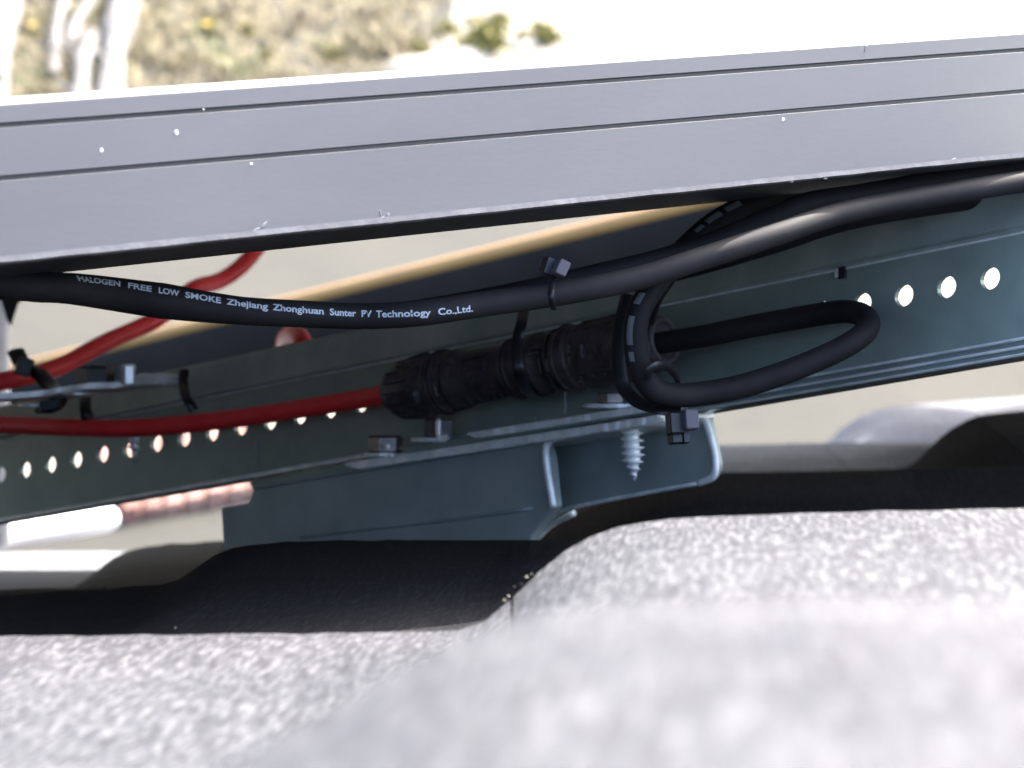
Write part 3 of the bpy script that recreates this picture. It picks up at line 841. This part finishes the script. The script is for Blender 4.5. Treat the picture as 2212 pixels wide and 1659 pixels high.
cyl('cable_nut', [(1272, 60), (1276, 68, 1), (1320, 68, 1), (1350, 70, 1), (1385, 66, 1), (1410, 60, 1), (1430, 52), (1436, 40), (1432, 30)], n=56, lob=7, amp=.04)
# end collar ring around the black cable outlet
cen = ca.lerp(cb_, ct(1434)); e1 = Ax.cross(Vector((0, 0, 1))).normalized(); e2 = Ax.cross(e1).normalized()
tube_mb([W(cen + (e1 * cos(2 * pi * i / 32) + e2 * sin(2 * pi * i / 32)) * 43 * k_) for i in range(32)], .0010, 8, closed=True).build('collar', M['connlight'], conn, True)
# latch windows, ribs and raised bars
def bar(u, ang, du, w, h, m, r=62):
    c = ca.lerp(cb_, ct(u)); out = (-e2 * 0)
    front = Vector((0, -1, 0)); front = (front - Ax * front.dot(Ax)).normalized(); upv = front.cross(Ax).normalized()
    if upv.z < 0: upv = -upv
    rad = (front * cos(ang) + upv * sin(ang)).normalized(); tn = (upv * cos(ang) - front * sin(ang)).normalized()
    p = c + rad * r * k_
    mb = MB(); mb.cbox(W(p), V3(rad) * h * k_, V3(tn) * w * k_, V3(Ax) * du * k_, .25); return mb.build('rib', m, conn)
for (u, a, du, w, h, m) in [(966, .50, 4, 12, 3, M['galv']), (977, -.25, 3.5, 11, 3, M['galv']), (994, -.20, 3, 9, 3, M['connlight']), (960, .05, 3.5, 12, 3, M['conn']),
                            (1010, .75, 8, 10, 6, M['conn']), (1050, .10, 38, 7, 3, M['conn']), (1085, -.55, 22, 9, 4, M['conn']), (1060, .78, 35, 7, 4, M['conn']),
                            (1190, .40, 16, 3, 3, M['connlight']), (1165, .2, 3, 13, 4, M['connlight']), (1178, -.35, 5, 12, 4, M['conn']), (1205, -.05, 4, 16, 7, M['conn']),
                            (1222, -.1, 4, 14, 5, M['connlight']), (1195, .62, 18, 8, 6, M['conn']), (1160, -.75, 10, 10, 6, M['conn']), (1345, .9, 8, 10, 9, M['conn']), (900, .95, 8, 9, 9, M['conn']),
                            (1300, .15, 3, 14, 10, M['connlight'])]:
    bar(u, a, du, w, h, m)
 
for u in (1275, 1300, 1325, 1350, 1375, 1398):
    for a in (.95, .55, .15, -.25, -.65):
        bar(u, a + .1 * sin(u), 7, 4, 3.5, M['conn'], r=66 if u < 1390 else 62)
for u in (1012, 1030, 1048, 1066, 1084, 1100):
    bar(u, .35, 3, 11, 4, M['conn'], r=57); bar(u, -.9, 3, 12, 5, M['conn'], r=57)
for (u, r0) in ((962, 69), (971, 68), (1116, 62), (1126, 63), (1215, 64), (1236, 70)):
    c = ca.lerp(cb_, ct(u))
    tube_mb([W(c + (e1 * cos(2 * pi * i / 36) + e2 * sin(2 * pi * i / 36)) * r0 * k_) for i in range(36)], .0004, 6, closed=True).build('ring', M['conn'], conn, True)
for (u, a, l) in [(895, .32, 28), (893, -.02, 30), (895, -.36, 28), (890, .64, 22), (890, -.7, 22)]:
    bar(u, a, l, 2.5, 4, M['conn'], r=66)

# ------------------------------------------------------------------ cables
def cab(name, label, pts, r, m, group=None, n=8):
    o, path = cable(name, pts, r, m, n=n)
    tag(o, label, 'cable', group)
    return o, path
cab('red_cable', 'bright red cable sweeping from the left edge into the black connector',
    [(-420, 890, 1.10), (-150, 909, 1.045), (0, 917, 1.015), (150, 923, .99), (300, 924, .975), (500, 905, .955), (737, 869, .925), (842, 851, .908), (880, 843, .904)], .0031, M['red'], 'red cables')
cab('red_cable', 'duller red cable slanting up from the left edge and behind the black cable',
    [(-300, 870, 1.02), (0, 824, 1.04), (124, 793, 1.06), (223, 742, 1.08), (300, 708, 1.10), (347, 684, 1.11), (385, 650, 1.13), (422, 622, 1.14), (475, 606, 1.16), (521, 575, 1.17), (560, 530, 1.18), (620, 450, 1.18), (700, 380, 1.18)], .0034, M['red'], 'red cables')
cab('red_cable', 'short bend of red cable peeping out below the black cable, above the rail',
    [(616, 800, 1.50), (612, 760, 1.30), (616, 732, 1.12), (634, 720, 1.04), (651, 733, 1.00), (657, 765, .99), (655, 810, .99), (640, 860, 1.0)], .0033, M['red'], 'red cables')

main_pts = [(-350, 560, .64), (-100, 602, .655), (60, 620, .66), (133, 622, .665), (200, 629, .67), (350, 650, .675), (506, 670, .68), (650, 678, .685), (780, 683, .69), (900, 677, .69), (1042, 657, .695), (1200, 635, .70),
            (1371, 603, .705), (1508, 561, .71), (1672, 508, .72), (1808, 463, .735), (1960, 432, .75), (2212, 392, .77), (2600, 340, .80)]
_u = [1106 + p.x / p.y / T * 1106 for p in spline([P(*q) for q in main_pts], 8)]
radp = [(-350, .0033), (60, .0034), (200, .0039), (350, .0043), (520, .0034), (700, .0032), (1042, .0032), (1371, .0030), (2600, .0030)]
mo, mpath = cab('black_cable', 'thick black cable with white lettering sagging across the picture under the frame', main_pts, [interp(radp, q) for q in _u], M['black'], 'black cables')
cab('black_cable', 'black cable running just behind the lettered one and humping up at the right',
    [(660, 682, .76), (780, 684, .75), (900, 674, .738), (1106, 638, .735), (1300, 594, .735), (1420, 565, .74), (1550, 523, .745), (1672, 472, .75), (1745, 441, .755), (1850, 424, .765), (2000, 398, .78), (2212, 362, .80), (2500, 320, .82)], .0032, M['black'], 'black cables')
cab('black_cable', 'dark cable along the top of the rail at the right, below the lettered one',
    [(1360, 606, .83), (1500, 572, .81), (1672, 522, .80), (1808, 478, .795), (1960, 448, .795), (2212, 412, .80), (2500, 370, .81)], .0033, M['black'], 'black cables')
loop_pts = [(1395, 748, .842), (1440, 739, .835), (1520, 726, .828), (1640, 702, .818), (1760, 681, .808), (1825, 673, .800), (1866, 682, .792), (1876, 704, .786), (1852, 732, .780), (1790, 766, .776), (1700, 803, .773), (1600, 835, .771),
            (1510, 851, .768), (1450, 853, .764), (1408, 838, .760), (1383, 795, .757), (1373, 745, .755), (1374, 700, .754), (1388, 657, .756), (1420, 610, .762), (1470, 548, .772), (1540, 485, .782), (1620, 440, .79), (1720, 395, .80), (1850, 340, .81)]
lo_, lpath = cab('black_cable', 'black cable bent in a hairpin right of the connector and looped past it', loop_pts, .0033, M['black'], 'black cables')

# lettering printed on the main cable
def curve_at(pts, n=40):
    return spline([P(*q) for q in pts], n)
mc = curve_at(main_pts)
def mu(p): return 1106 + p.x / p.y / T * 1106
def at_u(cur, u, key=mu):
    best = None
    for i in range(len(cur) - 1):
        a, b = key(cur[i]), key(cur[i + 1])
        if a <= u <= b and b > a:
            t = (u - a) / (b - a); return cur[i].lerp(cur[i + 1], t), (cur[i + 1] - cur[i]).normalized()
    return cur[-1], (cur[-1] - cur[-2]).normalized()
offs = [(150, 24), (250, 24), (353, 22), (433, 19.5), (523, 16), (633, 10), (750, 7), (870, 3), (969, -4), (1020, -6)]
words = [('HALOGEN', 150, 252), ('FREE', 268, 320), ('LOW', 334, 379), ('SMOKE', 392, 470), ('Zhejiang', 483, 572), ('Zhonghuan', 583, 690), ('Sunter', 703, 763), ('PV', 776, 804), ('Technology', 815, 924), ('Co.,Ltd.', 938, 1012)]
tv, tf = [], []
dg = bpy.context.evaluated_depsgraph_get()
def word_mesh(s):
    cu = bpy.data.curves.new('t', 'FONT'); cu.body = s; cu.size = 1.0; cu.resolution_u = 3; cu.offset = 0.022
    ob = bpy.data.objects.new('t', cu); C.objects.link(ob)
    bpy.context.view_layer.update()
    me = bpy.data.meshes.new_from_object(ob.evaluated_get(bpy.context.evaluated_depsgraph_get()))
    v = [Vector(q.co) for q in me.vertices]; f = [tuple(p.vertices) for p in me.polygons]
    bpy.data.objects.remove(ob); bpy.data.curves.remove(cu); bpy.data.meshes.remove(me)
    return v, f
r_t = .00345
for s, u0, u1 in words:
    v, f = word_mesh(s)
    w = max(q.x for q in v); base = len(tv)
    for q in v:
        u = u0 + (u1 - u0) * q.x / w
        c, t = at_u(mc, u)
        e = (-c).normalized(); e = (e - t * e.dot(t)).normalized(); up = t.cross(e)
        if up.z < 0: up = -up
        off = interp(offs, u) / 6144 * c.y; r_t = interp(radp, u)
        ph = asin(max(-.9, min(.9, off / r_t))) + (q.y - .36) * .00225 / r_t
        tv.append(W(c + (e * cos(ph) + up * sin(ph)) * (r_t + .00006)))
    tf += [tuple(i + base for i in p) for p in f]
lt = mk('lettering', tv, tf, M['print'], mo)
# short grey dashes along the looped cable
lc = curve_at(loop_pts)
dv = MB()
def dash(i0_, i1_, ang, w):
    pa, pm, pb = [], [], []
    for i in range(i0_, i1_ + 1):
        c = lc[i]; t = (lc[i + 1] - lc[i - 1]).normalized()
        e = (-c).normalized(); e = (e - t * e.dot(t)).normalized(); up = t.cross(e).normalized()
        for lst, a in ((pa, ang - w), (pm, ang), (pb, ang + w)):
            lst.append(W(c + (e * cos(a) + up * sin(a)) * (.0033 + .00014)))
    n_ = len(pa); dv.add(pa + pm + pb, [(i, i + 1, i + 1 + n_, i + n_) for i in range(2 * n_ - 1) if i != n_ - 1])
def idx(u, v):
    return min(range(480, len(lc) - 1), key=lambda i: (1106 + lc[i].x / lc[i].y * 6144.4 - u) ** 2 + (829.5 - lc[i].z / lc[i].y * 6144.4 - v) ** 2)
for (a, b, w) in [((1383, 770), (1377, 752), .22), ((1374, 738), (1376, 690), .26), ((1384, 672), (1392, 652), .28), ((1408, 630), (1424, 606), .24),
                  ((1498, 522), (1515, 508), .2), ((1522, 500), (1552, 478), .26), ((1560, 472), (1592, 455), .26)]:
    i, j = sorted((idx(*a), idx(*b)))
    if j > i: dash(i, j, .55 if False else -.45, w)
M['dash'] = mat('grey cable dash', (0.13, 0.15, 0.16), 0.6)
dv.build('grey_dash', M['dash'], lo_)

# ------------------------------------------------------------------ cable ties
def tie(label, strap_pts, r=.0016, flat=.35, heads=(), tail=None, closed=False):
    path = [P(*q) for q in strap_pts]
    path = spline(path + ([path[0]] if closed else []), 6)
    if closed: path = path[:-1]
    wp = [W(p) for p in path]
    root = empty('cable_tie', wp[0], label, 'cable tie', 'black cable ties')
    tube_mb(wp, r, 10, flat=flat, closed=closed).build('strap', M['tie'], root, 'auto')
    for (u, v, Z, w, h, rot, m) in heads:
        c = P(u, v, Z); mb = MB(); k = Z / 6144
        ax = Vector((cos(rot), 0.25, sin(rot))).normalized(); az = Vector((-sin(rot), .12, cos(rot))); az = (az - ax * ax.dot(az)).normalized(); ay = az.cross(ax)
        mb.cbox(W(c), V3(ax) * w * k, V3(ay) * .0024, V3(az) * h * k, .15); mb.build('head', m, root)
    return root
M['tieface'] = mat('grey nylon tie face', (0.10, 0.09, 0.105), 0.5)  # lighter grey than the other tie parts
tie('cable tie strapped around the middle of the black connector',
    [(1131, 672, .86), (1126, 700, .85), (1117, 735, .848), (1116, 770, .846), (1122, 805, .846), (1133, 835, .852), (1150, 856, .862), (1165, 862, .88)], r=.0017, flat=.35)
tie('cable tie with a square cut head standing on the lettered cable',
    [(1196, 668, .693), (1190, 640, .6905), (1192, 612, .694), (1198, 598, .704), (1210, 592, .72)], r=.0009, flat=.4,
    heads=[(1186, 577, .700, 15, 20, -.35, M['tie']), (1211, 579, .696, 13, 17, -.45, M['tieface'])])
tie('cable tie at the foot of the looped cable, two blocks hanging over the flange',
    [(1355, 640, .80), (1341, 700, .79), (1336, 760, .785), (1340, 810, .782), (1352, 845, .78), (1385, 872, .775), (1430, 884, .77), (1470, 888, .77)], r=.0020, flat=.45,
    heads=[(1458, 915, .762, 16, 24, .04, M['tie']), (1490, 907, .760, 15, 22, .04, M['tieface']), (1458, 945, .764, 12, 14, .04, M['tie']), (1478, 945, .764, 7, 14, .04, M['tie'])])
tie('thin cable tie running beside the looped cable up to the rail lip',
    [(1404, 700, .80), (1412, 672, .795), (1424, 645, .79), (1442, 618, .785), (1462, 590, .78)], r=.0013, flat=.5)
tie('small ring of cable tie around the hairpin cable next to the connector end',
    [(1398, 820, .752), (1404, 798, .75), (1424, 788, .752), (1446, 794, .76), (1462, 815, .77), (1466, 845, .775)], r=.0013, flat=.5)
tie('cable tie with frayed end holding the upper red cable to the clamp, far left',
    [(34, 758, 1.02), (52, 790, 1.015), (85, 808, 1.01), (112, 840, 1.00), (126, 866, .97), (112, 884, .955), (88, 886, .95)], r=.0032, flat=.4,
    heads=[(52, 792, 1.01, 17, 20, -.35, M['tie']), (108, 876, .95, 22, 11, .15, M['tie'])])
tie('narrow cable tie over the rail lip, left of the connector', [(398, 800, .985), (396, 828, .980), (400, 852, .972), (408, 868, .968), (420, 888, .968)], r=.0018, flat=.4)
tie('short cable tie over the rail lip beside the silver bolt', [(186, 846, 1.00), (184, 868, .99), (186, 892, .985), (190, 905, .985)], r=.0021, flat=.45)

# ------------------------------------------------------------------ things beyond the rail
pa, pb = P(0, 812, 2.65), P(1590, 428, 1.95)
dr = (pb - pa)
p0, p1 = pa - dr * .28, pa + dr * 1.55
hz = Vector((dr.y, -dr.x, 0)).normalized()
if hz.y > 0: hz = -hz
beam = empty('beam', W(p0), 'added beam behind the cables, its black body standing for shade under a golden sunlit tan bar', 'beam')
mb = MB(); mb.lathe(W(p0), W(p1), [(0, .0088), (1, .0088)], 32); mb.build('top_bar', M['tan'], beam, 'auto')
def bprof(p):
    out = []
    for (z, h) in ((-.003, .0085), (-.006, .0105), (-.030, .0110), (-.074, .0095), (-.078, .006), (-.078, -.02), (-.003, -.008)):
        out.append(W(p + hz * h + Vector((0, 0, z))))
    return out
mb = MB(); mb.loft([bprof(p0), bprof(p1)]); mb.build('web', M['beamshade'], beam, 'auto')
for t in (0.02, 0.98):
    c = p0.lerp(p1, t); mb = MB(); mb.box(W(c + Vector((0, 0, -.15))), V3((.012, 0, 0)), V3((0, .004, 0)), V3((0, 0, .08))); mb.build('bracket', M['galv'], beam)
bar_pts = [W(p) for p in (P(-260, 1195, 1.42), P(-60, 1166, 1.50), P(100, 1142, 1.57), P(225, 1122, 1.62), P(240, 1119, 1.625), P(250, 1117, 1.63))]  # added white tube standing for a bar of light
tag(tube_mb(bar_pts, [.0078, .0078, .0078, .0078, .0065, .003], 18).build('bright_bar', M['pvc'], None, True), 'added white tube with a rounded end for the bar of light between rail and tiles', 'light_bar')
vp = MB(); vp.lathe(W(P(-45, 1180, 1.36)), W(P(-45, 590, 1.36)), [(0, .0145), (.86, .0145), (.862, .0165), (1, .0165)], 28)
tag(vp.build('white_pipe', M['pvc'], None, 'auto'), 'upright white plastic pipe cut by the left border, behind the red cable', 'pipe')
mb = MB()
mb.loft([[W(P(u, v, 1.22)) for u, v in ((-40, 612), (58, 622), (60, 640), (40, 655), (24, 705), (14, 690), (2, 650), (-40, 632))],
         [W(P(u, v, 1.235)) for u, v in ((-40, 612), (58, 622), (60, 640), (40, 655), (24, 705), (14, 690), (2, 650), (-40, 632))]])
tag(mb.build('tape_scrap', M['tie']), 'dark scrap of tape hanging under the cable at the left edge', 'tape')
